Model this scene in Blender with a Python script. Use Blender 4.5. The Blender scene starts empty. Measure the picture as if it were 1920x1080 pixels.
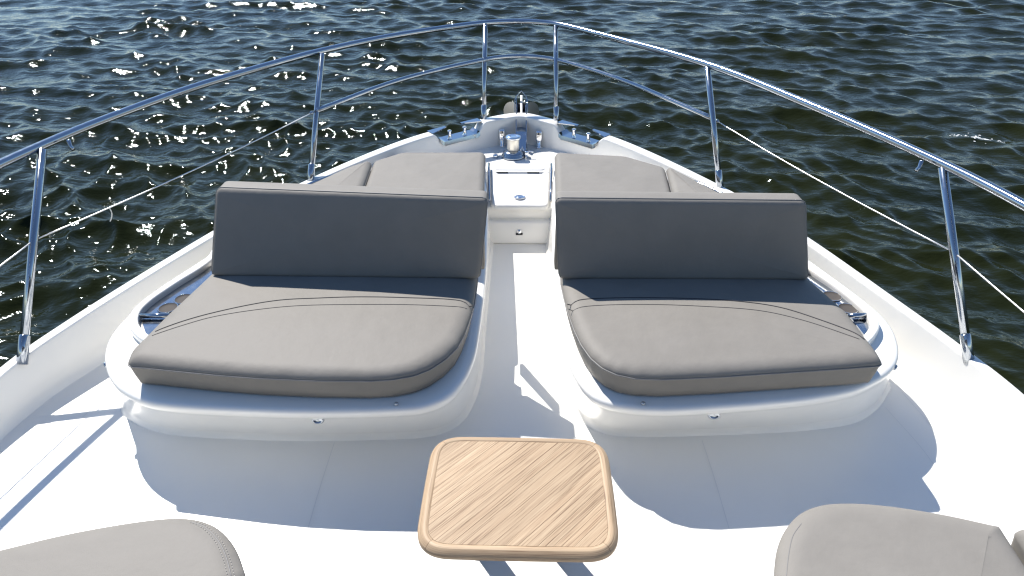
import bpy, bmesh, math, random
import numpy as np
from mathutils import Vector, Matrix
from mathutils.bvhtree import BVHTree

R = math.radians
random.seed(7)
rng = np.random.default_rng(11)
scene = bpy.context.scene
COL = scene.collection

# ------------------------------------------------------------------ camera
cam_d = bpy.data.cameras.new('camera')
cam_d.lens = 24.0
cam_d.sensor_width = 36.0
cam_d.clip_start = 0.05
cam_d.clip_end = 12000.0
cam = bpy.data.objects.new('camera', cam_d)
cam.location = (0, 0, 2.3)
cam.rotation_euler = (R(90 - 31.4), 0, R(0.65))
COL.objects.link(cam)
scene.camera = cam

# ------------------------------------------------------------------ sky, sun, exposure
SUN_AZ, SUN_EL = R(33.5), R(50.0)          # azimuth: to the left of the bow (+Y)
world = bpy.data.worlds.new('World')
scene.world = world
world.use_nodes = True
wn = world.node_tree.nodes
wl = world.node_tree.links
sky = wn.new('ShaderNodeTexSky')
sky.sky_type = 'NISHITA'
sky.sun_disc = False
sky.sun_elevation = SUN_EL
sky.sun_rotation = -SUN_AZ
sky.altitude = 0
sky.air_density = 1.0
sky.dust_density = 0.0
sky.ozone_density = 3.6
bg = wn['Background']
bg.inputs['Strength'].default_value = 0.07
wl.new(sky.outputs['Color'], bg.inputs['Color'])

sun_d = bpy.data.lights.new('sun', 'SUN')
sun_d.energy = 3.45
sun_d.angle = R(0.53)
sun_d.color = (1.0, 0.955, 0.89)
sun = bpy.data.objects.new('sun', sun_d)
sdir = Vector((-math.sin(SUN_AZ) * math.cos(SUN_EL), math.cos(SUN_AZ) * math.cos(SUN_EL), math.sin(SUN_EL)))
sun.rotation_euler = sdir.to_track_quat('Z', 'Y').to_euler()
sun.location = (-8, 14, 18)
COL.objects.link(sun)

scene.view_settings.view_transform = 'Standard'
scene.view_settings.look = 'None'
scene.view_settings.gamma = 1
scene.view_settings.use_curve_mapping = False
scene.view_settings.exposure = 1.2
scene.cycles.max_bounces = 12
scene.cycles.diffuse_bounces = 8
scene.cycles.use_denoising = True
scene.cycles.pixel_filter_type = 'BLACKMAN_HARRIS'
scene.cycles.filter_width = 1.3
scene.cycles.sample_clamp_indirect = 6.0
scene.cycles.caustics_reflective = False
scene.cycles.caustics_refractive = False


# ------------------------------------------------------------------ materials
def new_mat(name, base, rough=0.5, metal=0.0, spec=0.5, coat=0.0, ior=1.5):
    m = bpy.data.materials.new(name)
    m.use_nodes = True
    b = m.node_tree.nodes['Principled BSDF']
    b.inputs['Base Color'].default_value = (*base, 1)
    b.inputs['Roughness'].default_value = rough
    b.inputs['Metallic'].default_value = metal
    b.inputs['Specular IOR Level'].default_value = spec
    b.inputs['Coat Weight'].default_value = coat
    b.inputs['Coat Roughness'].default_value = 0.07
    b.inputs['IOR'].default_value = ior
    return m


def nodes_of(m):
    nt = m.node_tree
    return nt, nt.nodes, nt.links, nt.nodes['Principled BSDF']


def add_noise(m, scale, detail=4, rough=0.55, coord='Object', vec_scale=None):
    nt, n, l, b = nodes_of(m)
    tc = n.new('ShaderNodeTexCoord')
    out = tc.outputs[coord]
    if vec_scale:
        mp = n.new('ShaderNodeMapping')
        mp.inputs['Scale'].default_value = vec_scale
        l.new(out, mp.inputs['Vector'])
        out = mp.outputs['Vector']
    t = n.new('ShaderNodeTexNoise')
    t.inputs['Scale'].default_value = scale
    t.inputs['Detail'].default_value = detail
    t.inputs['Roughness'].default_value = rough
    l.new(out, t.inputs['Vector'])
    return t


def ramp(m, src, stops):
    nt, n, l, b = nodes_of(m)
    r = n.new('ShaderNodeValToRGB')
    while len(r.color_ramp.elements) < len(stops):
        r.color_ramp.elements.new(0.5)
    for e, (p, c) in zip(r.color_ramp.elements, stops):
        e.position = p
        e.color = (*c, 1)
    l.new(src, r.inputs['Fac'])
    return r.outputs['Color']


def bump(m, src, strength, dist, chain=None):
    nt, n, l, b = nodes_of(m)
    k = n.new('ShaderNodeBump')
    k.inputs['Strength'].default_value = strength
    k.inputs['Distance'].default_value = dist
    l.new(src, k.inputs['Height'])
    if chain is not None:
        l.new(chain, k.inputs['Normal'])
    return k.outputs['Normal']


def maprange(m, src, lo, hi):
    nt, n, l, b = nodes_of(m)
    k = n.new('ShaderNodeMapRange')
    k.inputs['To Min'].default_value = lo
    k.inputs['To Max'].default_value = hi
    l.new(src, k.inputs['Value'])
    return k.outputs['Result']


# glossy white gelcoat
GEL = new_mat('gelcoat', (0.80, 0.80, 0.79), 0.22, spec=0.5, coat=0.35)
t = add_noise(GEL, 2.2, 5)
nt, n, l, b = nodes_of(GEL)
l.new(ramp(GEL, t.outputs['Fac'], [(0.3, (0.80, 0.785, 0.745)), (0.7, (0.83, 0.815, 0.775))]), b.inputs['Base Color'])
l.new(maprange(GEL, t.outputs['Fac'], 0.14, 0.32), b.inputs['Roughness'])
t2 = add_noise(GEL, 5.0, 2)
l.new(bump(GEL, t2.outputs['Fac'], 0.12, 0.01), b.inputs['Normal'])

# slightly rougher walking deck
DECK = new_mat('deck_gelcoat', (0.79, 0.79, 0.78), 0.32, spec=0.5)
t = add_noise(DECK, 1.4, 6)
nt, n, l, b = nodes_of(DECK)
l.new(ramp(DECK, t.outputs['Fac'], [(0.3, (0.79, 0.775, 0.735)), (0.7, (0.83, 0.815, 0.775))]), b.inputs['Base Color'])
l.new(maprange(DECK, t.outputs['Fac'], 0.22, 0.42), b.inputs['Roughness'])
t2 = add_noise(DECK, 260.0, 2)
nb = bump(DECK, t2.outputs['Fac'], 0.10, 0.002)
t3 = add_noise(DECK, 3.0, 2)
l.new(bump(DECK, t3.outputs['Fac'], 0.10, 0.01, nb), b.inputs['Normal'])

SEAM = new_mat('seam_grey', (0.70, 0.70, 0.69), 0.6)
GAP = new_mat('dark_gap', (0.03, 0.032, 0.036), 0.7)
RUBBER = new_mat('black_rubber', (0.02, 0.02, 0.022), 0.6)


def fabric(name, lo, hi):
    m = new_mat(name, hi, 0.55, spec=0.14)
    nt, n, l, b = nodes_of(m)
    t = add_noise(m, 6.0, 5)
    l.new(ramp(m, t.outputs['Fac'], [(0.25, lo), (0.75, hi)]), b.inputs['Base Color'])
    g = n.new('ShaderNodeTexVoronoi')
    g.inputs['Scale'].default_value = 420.0
    tc = n.new('ShaderNodeTexCoord')
    l.new(tc.outputs['Object'], g.inputs['Vector'])
    nb = bump(m, g.outputs['Distance'], 0.16, 0.002)
    w = add_noise(m, 9.0, 3)
    nb = bump(m, w.outputs['Fac'], 0.22, 0.018, nb)
    l.new(nb, b.inputs['Normal'])
    l.new(maprange(m, t.outputs['Fac'], 0.50, 0.62), b.inputs['Roughness'])
    return m


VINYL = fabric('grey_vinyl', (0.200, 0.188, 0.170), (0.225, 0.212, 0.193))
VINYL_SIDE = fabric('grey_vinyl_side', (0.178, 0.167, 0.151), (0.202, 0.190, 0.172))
PIPING = new_mat('piping_vinyl', (0.17, 0.165, 0.16), 0.5)
THREAD = new_mat('dark_thread', (0.035, 0.035, 0.04), 0.7)
STITCH = new_mat('pale_thread', (0.36, 0.345, 0.32), 0.7)

STEEL = new_mat('polished_steel', (0.40, 0.43, 0.47), 0.10, metal=1.0)
t = add_noise(STEEL, 30.0, 3)
nt, n, l, b = nodes_of(STEEL)
l.new(maprange(STEEL, t.outputs['Fac'], 0.05, 0.17), b.inputs['Roughness'])
STEEL_DULL = new_mat('brushed_steel', (0.55, 0.55, 0.55), 0.32, metal=1.0)
CUP = new_mat('cup_recess', (0.075, 0.068, 0.064), 0.75, spec=0.15)
CHROME = new_mat('chrome', (0.82, 0.83, 0.85), 0.05, metal=1.0)
WIRE = new_mat('steel_wire', (0.78, 0.78, 0.77), 0.35, metal=0.6)
GLASS_DARK = new_mat('dark_glass', (0.012, 0.014, 0.018), 0.04, spec=0.6)

# teak, grain runs along u
TEAK = new_mat('teak', (0.5, 0.33, 0.19), 0.55, spec=0.3)
nt, n, l, b = nodes_of(TEAK)
uv = n.new('ShaderNodeUVMap')
uv.uv_map = 'grain'
oi = n.new('ShaderNodeObjectInfo')
off = n.new('ShaderNodeVectorMath'); off.operation = 'MULTIPLY_ADD'
comb = n.new('ShaderNodeCombineXYZ')
l.new(oi.outputs['Random'], comb.inputs['X'])
l.new(oi.outputs['Random'], comb.inputs['Y'])
off.inputs[1].default_value = (17.0, 9.0, 0.0)
l.new(comb.outputs['Vector'], off.inputs[0])
l.new(uv.outputs['UV'], off.inputs[2])


def grain(scale, vs, detail, rough=0.6):
    mp = n.new('ShaderNodeMapping')
    mp.inputs['Scale'].default_value = vs
    l.new(off.outputs['Vector'], mp.inputs['Vector'])
    t = n.new('ShaderNodeTexNoise')
    t.inputs['Scale'].default_value = scale
    t.inputs['Detail'].default_value = detail
    t.inputs['Roughness'].default_value = rough
    l.new(mp.outputs['Vector'], t.inputs['Vector'])
    return t


g1 = grain(1.0, (5.0, 260.0, 1), 4)
g2 = grain(1.0, (2.2, 34.0, 1), 3)
g3 = grain(1.0, (14.0, 700.0, 1), 2)
c1 = ramp(TEAK, g1.outputs['Fac'], [(0.30, (0.205, 0.135, 0.068)), (0.44, (0.395, 0.280, 0.165)), (0.75, (0.50, 0.375, 0.232))])
c2 = ramp(TEAK, g2.outputs['Fac'], [(0.25, (0.74, 0.62, 0.52)), (0.75, (1.08, 1.06, 1.04))])
mx = n.new('ShaderNodeMix'); mx.data_type = 'RGBA'; mx.blend_type = 'MULTIPLY'
mx.inputs[0].default_value = 0.7
l.new(c1, mx.inputs[6]); l.new(c2, mx.inputs[7])
hs = n.new('ShaderNodeHueSaturation')
g4 = grain(1.0, (2.6, 120.0, 1), 2)
c4 = ramp(TEAK, g4.outputs['Fac'], [(0.33, (0.50, 0.42, 0.36)), (0.42, (1.0, 1.0, 1.0)), (0.9, (1.0, 1.0, 1.0))])
mx4 = n.new('ShaderNodeMix'); mx4.data_type = 'RGBA'; mx4.blend_type = 'MULTIPLY'
mx4.inputs[0].default_value = 0.8
l.new(mx.outputs[2], mx4.inputs[6]); l.new(c4, mx4.inputs[7])
l.new(mx4.outputs[2], hs.inputs['Color'])
l.new(maprange(TEAK, oi.outputs['Random'], 0.92, 1.10), hs.inputs['Value'])
hs.inputs['Saturation'].default_value = 0.88
l.new(hs.outputs['Color'], b.inputs['Base Color'])
nb = bump(TEAK, g1.outputs['Fac'], 0.35, 0.002)
l.new(bump(TEAK, g3.outputs['Fac'], 0.2, 0.001, nb), b.inputs['Normal'])

# brown green lake water
WATER = new_mat('lake_water', (0.012, 0.016, 0.005), 0.062, spec=0.5, ior=1.19)
nt, n, l, b = nodes_of(WATER)
b.inputs['Specular Tint'].default_value = (0.60, 0.87, 1.0, 1)  # blue of the sky put into the reflection colour
t = add_noise(WATER, 0.35, 3)
l.new(ramp(WATER, t.outputs['Fac'], [(0.3, (0.0075, 0.0100, 0.0030)), (0.7, (0.0125, 0.0148, 0.0038))]), b.inputs['Base Color'])
w1 = add_noise(WATER, 4.2, 3, 0.55, vec_scale=(0.7, 1.3, 1))
w2 = add_noise(WATER, 12.0, 2, 0.5)
nb = bump(WATER, w1.outputs['Fac'], 0.42, 0.06)
l.new(bump(WATER, w2.outputs['Fac'], 0.22, 0.018, nb), b.inputs['Normal'])
FOAM = new_mat('foam', (0.7, 0.72, 0.72), 0.6)


# ------------------------------------------------------------------ helpers
def empty(name, loc, label=None, cat=None, group=None):
    o = bpy.data.objects.new(name, None)
    o.location = loc
    o.empty_display_size = 0.1
    COL.objects.link(o)
    tag(o, label, cat, group)
    return o


def tag(o, label=None, cat=None, group=None, kind=None):
    if label: o['label'] = label
    if cat: o['category'] = cat
    if group: o['group'] = group
    if kind: o['kind'] = kind
    return o


def world_loc(p):
    v = Vector((0, 0, 0))
    while p is not None:
        v += Vector(p.location)
        p = p.parent
    return v


def mesh(name, verts, faces, mat, parent=None, smooth=True, origin=None, sharp=None, uvs=None):
    """verts in world metres; the object's origin is put at `origin` or at the verts' base centre."""
    vs = np.array([tuple(v) for v in verts], dtype=float)
    if origin is None:
        lo, hi = vs.min(0), vs.max(0)
        origin = Vector(((lo[0] + hi[0]) / 2, (lo[1] + hi[1]) / 2, lo[2]))
    origin = Vector(origin)
    me = bpy.data.meshes.new(name)
    me.from_pydata([tuple(Vector(v) - origin) for v in vs], [], [tuple(f) for f in faces])
    me.update()
    bm = bmesh.new()
    bm.from_mesh(me)
    bmesh.ops.recalc_face_normals(bm, faces=bm.faces)
    bm.to_mesh(me)
    bm.free()
    if uvs is not None:
        lay = me.uv_layers.new(name='grain')
        for lp in me.loops:
            lay.data[lp.index].uv = uvs[lp.vertex_index]
    if smooth:
        me.polygons.foreach_set('use_smooth', [True] * len(me.polygons))
        if sharp is not None:
            me.set_sharp_from_angle(angle=R(sharp))
    me.materials.append(mat)
    o = bpy.data.objects.new(name, me)
    o.location = origin - (world_loc(parent) if parent else Vector((0, 0, 0)))
    o.parent = parent
    COL.objects.link(o)
    return o


def catmull(pts, n_per=8, closed=False):
    P = [Vector(p) for p in pts]
    N = len(P)
    out = []
    segs = N if closed else N - 1
    for i in range(segs):
        if closed:
            p0, p1, p2, p3 = P[(i - 1) % N], P[i], P[(i + 1) % N], P[(i + 2) % N]
        else:
            p1, p2 = P[i], P[i + 1]
            p0 = P[i - 1] if i > 0 else p1 * 2 - p2
            p3 = P[i + 2] if i + 2 < N else p2 * 2 - p1
        # centripetal parametrisation
        t0 = 0.0
        t1 = t0 + max((p1 - p0).length, 1e-6) ** 0.5
        t2 = t1 + max((p2 - p1).length, 1e-6) ** 0.5
        t3 = t2 + max((p3 - p2).length, 1e-6) ** 0.5
        for k in range(n_per):
            t = t1 + (t2 - t1) * k / n_per
            a1 = p0 * ((t1 - t) / (t1 - t0)) + p1 * ((t - t0) / (t1 - t0))
            a2 = p1 * ((t2 - t) / (t2 - t1)) + p2 * ((t - t1) / (t2 - t1))
            a3 = p2 * ((t3 - t) / (t3 - t2)) + p3 * ((t - t2) / (t3 - t2))
            b1 = a1 * ((t2 - t) / (t2 - t0)) + a2 * ((t - t0) / (t2 - t0))
            b2 = a2 * ((t3 - t) / (t3 - t1)) + a3 * ((t - t1) / (t3 - t1))
            out.append(b1 * ((t2 - t) / (t2 - t1)) + b2 * ((t - t1) / (t2 - t1)))
    if not closed:
        out.append(P[-1])
    return out


def resample(pts, n, closed=True):
    P = [Vector(p) for p in pts]
    if closed:
        P = P + [P[0]]
    L = [0]
    for a, b in zip(P, P[1:]):
        L.append(L[-1] + (b - a).length)
    out = []
    m = n if closed else n - 1
    j = 0
    for i in range(n):
        s = L[-1] * i / m
        while j < len(L) - 2 and L[j + 1] < s:
            j += 1
        t = (s - L[j]) / max(L[j + 1] - L[j], 1e-9)
        out.append(P[j].lerp(P[j + 1], min(max(t, 0), 1)))
    return out


def round_poly(pts, rad, k=7):
    """fillet the corners of a closed polygon; rad is one radius or one per corner."""
    P = [Vector((p[0], p[1], 0)) for p in pts]
    N = len(P)
    if not isinstance(rad, (list, tuple)):
        rad = [rad] * N
    out = []
    for i in range(N):
        a, p, b = P[i - 1], P[i], P[(i + 1) % N]
        u, v = (a - p), (b - p)
        lu, lv = u.length, v.length
        u.normalize(); v.normalize()
        ang = u.angle(v)
        if rad[i] <= 1e-4 or ang > math.pi - 0.02:
            out.append(p); continue
        d = min(rad[i] / math.tan(ang / 2), lu * 0.48, lv * 0.48)
        s, e = p + u * d, p + v * d
        for q in range(k + 1):
            t = q / k
            out.append(s * (1 - t) ** 2 + p * 2 * t * (1 - t) + e * t ** 2)
    return out


def area2(P):
    return sum(P[i].x * P[(i + 1) % len(P)].y - P[(i + 1) % len(P)].x * P[i].y for i in range(len(P)))


def ccw(P):
    return P if area2(P) > 0 else P[::-1]


def inset(P, d, sm=1):
    """move a closed CCW outline inwards by d (normals taken over a window of +-sm points)."""
    N = len(P)
    out = []
    for i in range(N):
        t = P[(i + sm) % N] - P[(i - sm) % N]
        nrm = Vector((-t.y, t.x, 0))
        if nrm.length > 0: nrm.normalize()
        out.append(P[i] + nrm * d)
    return out


def loft(rings, cap_top=True, cap_bottom=False, closed=True):
    n_ = len(rings[0])
    V, F = [], []
    for r_ in rings:
        V += [tuple(p) for p in r_]
    m = n_ if closed else n_ - 1
    for a in range(len(rings) - 1):
        for i in range(m):
            j = (i + 1) % n_
            F.append((a * n_ + i, a * n_ + j, (a + 1) * n_ + j, (a + 1) * n_ + i))
    if cap_top:
        F.append(tuple((len(rings) - 1) * n_ + i for i in range(n_)))
    if cap_bottom:
        F.append(tuple(reversed(range(n_))))
    return V, F


def tube(path, rad, segs=12, closed=False, cap=True):
    P = [Vector(p) for p in path]
    N = len(P)
    V, F = [], []
    prev = None
    for i in range(N):
        if closed:
            t = P[(i + 1) % N] - P[i - 1]
        else:
            t = P[min(i + 1, N - 1)] - P[max(i - 1, 0)]
        t.normalize()
        if prev is None:
            up = Vector((0, 0, 1)) if abs(t.z) < 0.9 else Vector((1, 0, 0))
            x = t.cross(up).normalized()
        else:
            x = (prev - t * prev.dot(t)).normalized()
        prev = x
        y = t.cross(x)
        r_ = rad[i] if isinstance(rad, (list, tuple)) else rad
        for k in range(segs):
            a = 2 * math.pi * k / segs
            V.append(P[i] + x * (math.cos(a) * r_) + y * (math.sin(a) * r_))
    m = N if closed else N - 1
    for i in range(m):
        j = (i + 1) % N
        for k in range(segs):
            q = (k + 1) % segs
            F.append((i * segs + k, i * segs + q, j * segs + q, j * segs + k))
    if cap and not closed:
        F.append(tuple(reversed(range(segs))))
        F.append(tuple((N - 1) * segs + k for k in range(segs)))
    return V, F


def join(*parts):
    V, F = [], []
    for v, f in parts:
        o = len(V)
        V += [tuple(p) for p in v]
        F += [tuple(i + o for i in q) for q in f]
    return V, F


def box(x0, x1, y0, y1, z0, z1):
    V = [(x0, y0, z0), (x1, y0, z0), (x1, y1, z0), (x0, y1, z0), (x0, y0, z1), (x1, y0, z1), (x1, y1, z1), (x0, y1, z1)]
    return V, [(0, 3, 2, 1), (4, 5, 6, 7), (0, 1, 5, 4), (1, 2, 6, 5), (2, 3, 7, 6), (3, 0, 4, 7)]


def rbox(c8, r_=0.01, seg=3):
    """hexahedron from 8 corners (bottom 4 ccw, top 4), bevelled."""
    bm = bmesh.new()
    vs = [bm.verts.new(tuple(p)) for p in c8]
    for f in [(0, 3, 2, 1), (4, 5, 6, 7), (0, 1, 5, 4), (1, 2, 6, 5), (2, 3, 7, 6), (3, 0, 4, 7)]:
        bm.faces.new([vs[i] for i in f])
    bmesh.ops.bevel(bm, geom=list(bm.edges) + list(bm.verts), offset=r_, segments=seg, profile=0.5, affect='EDGES')
    bm.verts.index_update()
    V = [tuple(v.co) for v in bm.verts]
    F = [tuple(v.index for v in f.verts) for f in bm.faces]
    bm.free()
    return V, F


def lathe(profile, centre, segs=32, sx=1.0, sy=1.0):
    V, F = [], []
    cx, cy, cz = centre
    for r_, z in profile:
        for k in range(segs):
            a = 2 * math.pi * k / segs
            V.append((cx + math.cos(a) * r_ * sx, cy + math.sin(a) * r_ * sy, cz + z))
    for i in range(len(profile) - 1):
        for k in range(segs):
            q = (k + 1) % segs
            F.append((i * segs + k, i * segs + q, (i + 1) * segs + q, (i + 1) * segs + k))
    F.append(tuple(reversed(range(segs))))
    F.append(tuple((len(profile) - 1) * segs + k for k in range(segs)))
    return V, F


def interp(tab, x):
    return float(np.interp(x, [a for a, _ in tab], [b for _, b in tab]))


# ------------------------------------------------------------------ water
WZ = -2.2


def build_water():
    fr = np.linspace(-R(56), R(56), 600)
    bk = np.linspace(R(56), R(304), 90)[1:-1]
    ang = np.concatenate([fr, bk])
    r1 = np.geomspace(2.5, 55, 640)
    r2 = np.geomspace(55, 9000, 70)[1:]
    rad = np.concatenate([[0.2, 1.0], r1, r2])
    A, Rr = np.meshgrid(ang, rad)
    X = Rr * np.sin(A)
    Y = Rr * np.cos(A)
    nr, na = X.shape
    spacing = np.maximum(Rr * 0.0050, Rr * 0.0034)
    spacing = np.where(np.abs(np.where(A > math.pi, A - 2 * math.pi, A)) > R(57), Rr * 0.05, spacing)
    Z = np.zeros_like(X)
    DX = np.zeros_like(X)
    DY = np.zeros_like(X)
    ncomp = 110
    lam = np.geomspace(3.4, 0.13, ncomp)
    for i, L in enumerate(lam):
        k = 2 * math.pi / L
        spread = R(30) if L > 1.2 else R(48)
        th = R(-112) + rng.normal(0, spread)
        slope = 0.057 * interp([(0.13, 0.95), (0.3, 1.15), (0.8, 1.1), (1.4, 0.85), (2.2, 0.6), (3.4, 0.45)], L)
        amp = slope / k * rng.uniform(0.6, 1.35)
        ph = rng.uniform(0, 2 * math.pi)
        fade = np.clip((L / spacing - 2.5) / 3.0, 0, 1)
        c, s = math.cos(th), math.sin(th)
        arg = k * (X * c + Y * s) + ph
        # slow groups so the chop comes in patches
        g = 0.72 + 0.5 * np.sin(0.31 * k / (1 + 0.3 * i / ncomp) * (X * math.cos(th + 1.1) + Y * math.sin(th + 1.1)) * 0.37 + ph * 3.1)
        a = amp * fade * g
        Z += a * np.sin(arg)
        DX += 0.85 * a * c * np.cos(arg)
        DY += 0.85 * a * s * np.cos(arg)
    patch = np.zeros_like(X)
    for L in (5.0, 7.5, 11.0, 17.0, 26.0):
        th, ph = rng.uniform(0, 2 * math.pi, 2)
        patch += np.sin(2 * math.pi / L * (X * math.cos(th) + Y * math.sin(th)) + ph)
    patch = 1.0 + 0.13 * patch
    Z *= patch; DX *= patch; DY *= patch
    V = np.stack([X + DX, Y + DY, Z], -1).reshape(-1, 3)
    idx = np.arange(nr * na).reshape(nr, na)
    a_ = idx[:-1, :]
    b_ = np.roll(idx, -1, 1)[:-1, :]
    c_ = np.roll(idx, -1, 1)[1:, :]
    d_ = idx[1:, :]
    Q = np.stack([a_, d_, c_, b_], -1).reshape(-1, 4)
    me = bpy.data.meshes.new('water')
    me.vertices.add(len(V))
    me.vertices.foreach_set('co', V.astype(np.float32).ravel())
    me.loops.add(Q.size)
    me.loops.foreach_set('vertex_index', Q.astype(np.int32).ravel())
    me.polygons.add(len(Q))
    me.polygons.foreach_set('loop_start', np.arange(0, Q.size, 4, dtype=np.int32))
    me.update(calc_edges=True)
    me.polygons.foreach_set('use_smooth', np.ones(len(Q), dtype=bool))
    if me.polygons[0].normal.z < 0:
        me.flip_normals()
    me.materials.append(WATER)
    o = bpy.data.objects.new('water', me)
    o.location = (0, 0, WZ)
    COL.objects.link(o)
    tag(o, 'choppy dark green lake water with sun glitter around the bow', 'water', kind='structure')
    return o


water = build_water()


def foam_patch(cx, cy):
    co = np.empty(len(water.data.vertices) * 3, dtype=np.float32)
    water.data.vertices.foreach_get('co', co)
    co = co.reshape(-1, 3)
    near = co[(np.abs(co[:, 0] - cx) < 1.2) & (np.abs(co[:, 1] - cy) < 1.2)]
    V, F = [], []
    for k in range(85):
        a = rng.uniform(-1, 1)
        x = cx + a * 0.40 + rng.normal(0, 0.06)
        y = cy - a * 0.22 + 0.14 * math.sin(a * 3) + rng.normal(0, 0.12)
        z = near[np.argmin((near[:, 0] - x) ** 2 + (near[:, 1] - y) ** 2)][2] + 0.012
        r_ = abs(rng.normal(0, 0.010)) + 0.004
        o_ = len(V)
        for q in range(5):
            t_ = 2 * math.pi * q / 5 + rng.uniform(0, 0.6)
            V.append((x + math.cos(t_) * r_ * 1.5, y + math.sin(t_) * r_, WZ + z + rng.uniform(-0.006, 0.006)))
        V.append((x, y, WZ + z + r_ * 0.5))
        for q in range(5):
            F.append((o_ + q, o_ + (q + 1) % 5, o_ + 5))
    o = mesh('foam', V, F, FOAM)
    tag(o, 'small patch of white foam on the water right of the bow', 'foam', kind='stuff')


# ------------------------------------------------------------------ yacht
yacht = empty('yacht', (0, 3, WZ), 'white motor yacht foredeck with moulded seat bases and pointed bow', 'yacht')


def cap_z(y):
    return 0.0277 + 0.0833 * max(y, 1.2)


gun_left = [(-2.70, -4.0, 0), (-2.70, -1.5, 0), (-2.66, 0.6, 0), (-2.60, 1.9, 0)] + \
    [(-2.52,2.607,0.245),(-2.392,2.966,0.275),(-1.959,3.862,0.349),(-1.62,4.452,0.399),(-0.92,5.291,0.468),(-0.39,5.677,0.501)]
gun_right = [(0.298,5.706,0.503),(0.808,5.307,0.47),(1.547,4.343,0.389),(1.812,3.841,0.348),(2.084,3.198,0.294),(2.232,2.829,0.263),(2.347,2.476,0.234)] + \
    [(2.45, 1.8, 0), (2.54, 0.6, 0), (2.60, -1.5, 0), (2.60, -4.0, 0)]
bow_nose = [(-0.17, 5.80, 0), (-0.055, 5.845, 0), (0.065, 5.845, 0), (0.185, 5.78, 0)]
gun = catmull([(p[0], p[1], 0) for p in gun_left + bow_nose + gun_right], 24)
gun = resample(gun, 900, closed=False)


def notch(p):
    # fairlead cut-outs either side of the bow
    for (x0, x1) in ((-0.715, -0.375), (0.375, 0.70)):
        if x0 - 0.03 < p.x < x1 + 0.03 and p.y > 4.6:
            d = min(p.x - x0, x1 - p.x)
            return min(max((d + 0.03) / 0.06, 0), 1)
    return 0.0


def gun_normal(i):
    t = gun[min(i + 2, len(gun) - 1)] - gun[max(i - 2, 0)]
    nn = Vector((t.y, -t.x, 0))           # curve runs port-aft -> bow -> starboard-aft: inside is on its right
    return nn.normalized()


rings_cap = [[] for _ in range(13)]
rings_hull = [[] for _ in range(5)]
for i, p in enumerate(gun):
    nn = gun_normal(i)
    z = cap_z(p.y)
    w = interp([(2.5, 0.060), (4.5, 0.070), (5.7, 0.105)], p.y)
    dz = 0.085 * notch(p)
    zt = z - dz
    prof = [(-0.012, -0.055), (0.0, -0.012), (0.004, -0.003), (0.012, 0.0), (w - 0.008, -0.002), (w - 0.002, -0.006), (w, -0.013), (w + 0.001, -0.022), (w + 0.006, -0.06),
            (w + 0.0205, 'c'), (w + 0.0215, 'd'), (w + 0.032, 0.022), (w + 0.058, -0.004)]
    for r_, (o_, h_) in zip(rings_cap, prof):
        q = p + nn * o_
        if h_ == 'c':
            zz = 0.075
        elif h_ == 'd':
            zz = 0.062
        elif o_ > w + 0.025:
            zz = h_
        else:
            zz = zt + h_
        r_.append((q.x, q.y, zz))
    for k, (r_, (fi, zz)) in enumerate(zip(rings_hull, [(0.0, -0.055), (0.012, -0.13), (0.05, -0.25), (0.22, -1.0), (0.5, -2.2)])):
        q = p + nn * (fi * 1.0 - (0.012 if k == 0 else 0.02 if k == 1 else 0))
        r_.append((q.x, q.y - max(q.y - 2.5, 0) * fi * 0.35, (zt if k == 0 else z) + zz))
V, F = loft(rings_cap, cap_top=False, closed=False)
gunwale = mesh('gunwale', V, F, GEL, yacht, sharp=50)
V, F = loft(rings_hull, cap_top=False, closed=False)
mesh('hull', V, F, GEL, yacht, sharp=50)


def inner_at(y, off):
    """left and right x of the bulwark's inner line at y"""
    L_, R_ = [], []
    for i, p in enumerate(gun):
        q = p + gun_normal(i) * off
        (L_ if i < len(gun) // 2 else R_).append((q.y, q.x))
    L_.sort(); R_.sort()
    return interp(L_, y), interp(R_, y)


def deck_sheet(ys, off, z):
    V, F = [], []
    for y in ys:
        a, b_ = inner_at(y, off)
        for k in range(9):
            V.append((a + (b_ - a) * k / 8, y, z))
    for i in range(len(ys) - 1):
        for k in range(8):
            F.append((i * 9 + k, i * 9 + k + 1, (i + 1) * 9 + k + 1, (i + 1) * 9 + k))
    return V, F


V, F = deck_sheet([-3.9 + 0.2 * i for i in range(43)], 0.085, 0.0)
deck = mesh('deck', V, F, DECK, yacht)
V, F = deck_sheet([4.94 + 0.02 * i for i in range(42)], 0.07, 0.28)
adeck = mesh('anchor_deck', V, F, GEL, yacht)


# fine mould seams in the deck
def strip(path, w, z):
    V, F = [], []
    P = [Vector((p[0], p[1], 0)) for p in path]
    for i, p in enumerate(P):
        t = (P[min(i + 1, len(P) - 1)] - P[max(i - 1, 0)]).normalized()
        s = Vector((-t.y, t.x, 0)) * (w / 2)
        V += [(p.x - s.x, p.y - s.y, z), (p.x + s.x, p.y + s.y, z)]
    for i in range(len(P) - 1):
        F.append((2 * i, 2 * i + 1, 2 * i + 3, 2 * i + 2))
    return V, F


for pth in ([(-0.864,2.358,0),(-0.863,2.081,0),(-0.857,1.842,0),(-0.859,1.645,0)], [(0.872,2.392,0),(0.873,2.147,0),(0.868,1.901,0),(0.862,1.664,0)],
            [(-2.104,2.728,0),(-2.177,2.365,0),(-2.241,2.035,0)], [(-1.948,2.389,0),(-1.958,2.069,0),(-1.954,1.803,0)], [(1.845,2.633,0),(1.887,2.32,0),(1.878,2.053,0)],
            [(1.984,2.758,0),(2.023,2.322,0),(2.044,1.915,0)]):
    V, F = strip(catmull(pth, 5), 0.0028, 0.0025)
    mesh('deck_seam', V, F, SEAM, deck, smooth=False)

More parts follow.
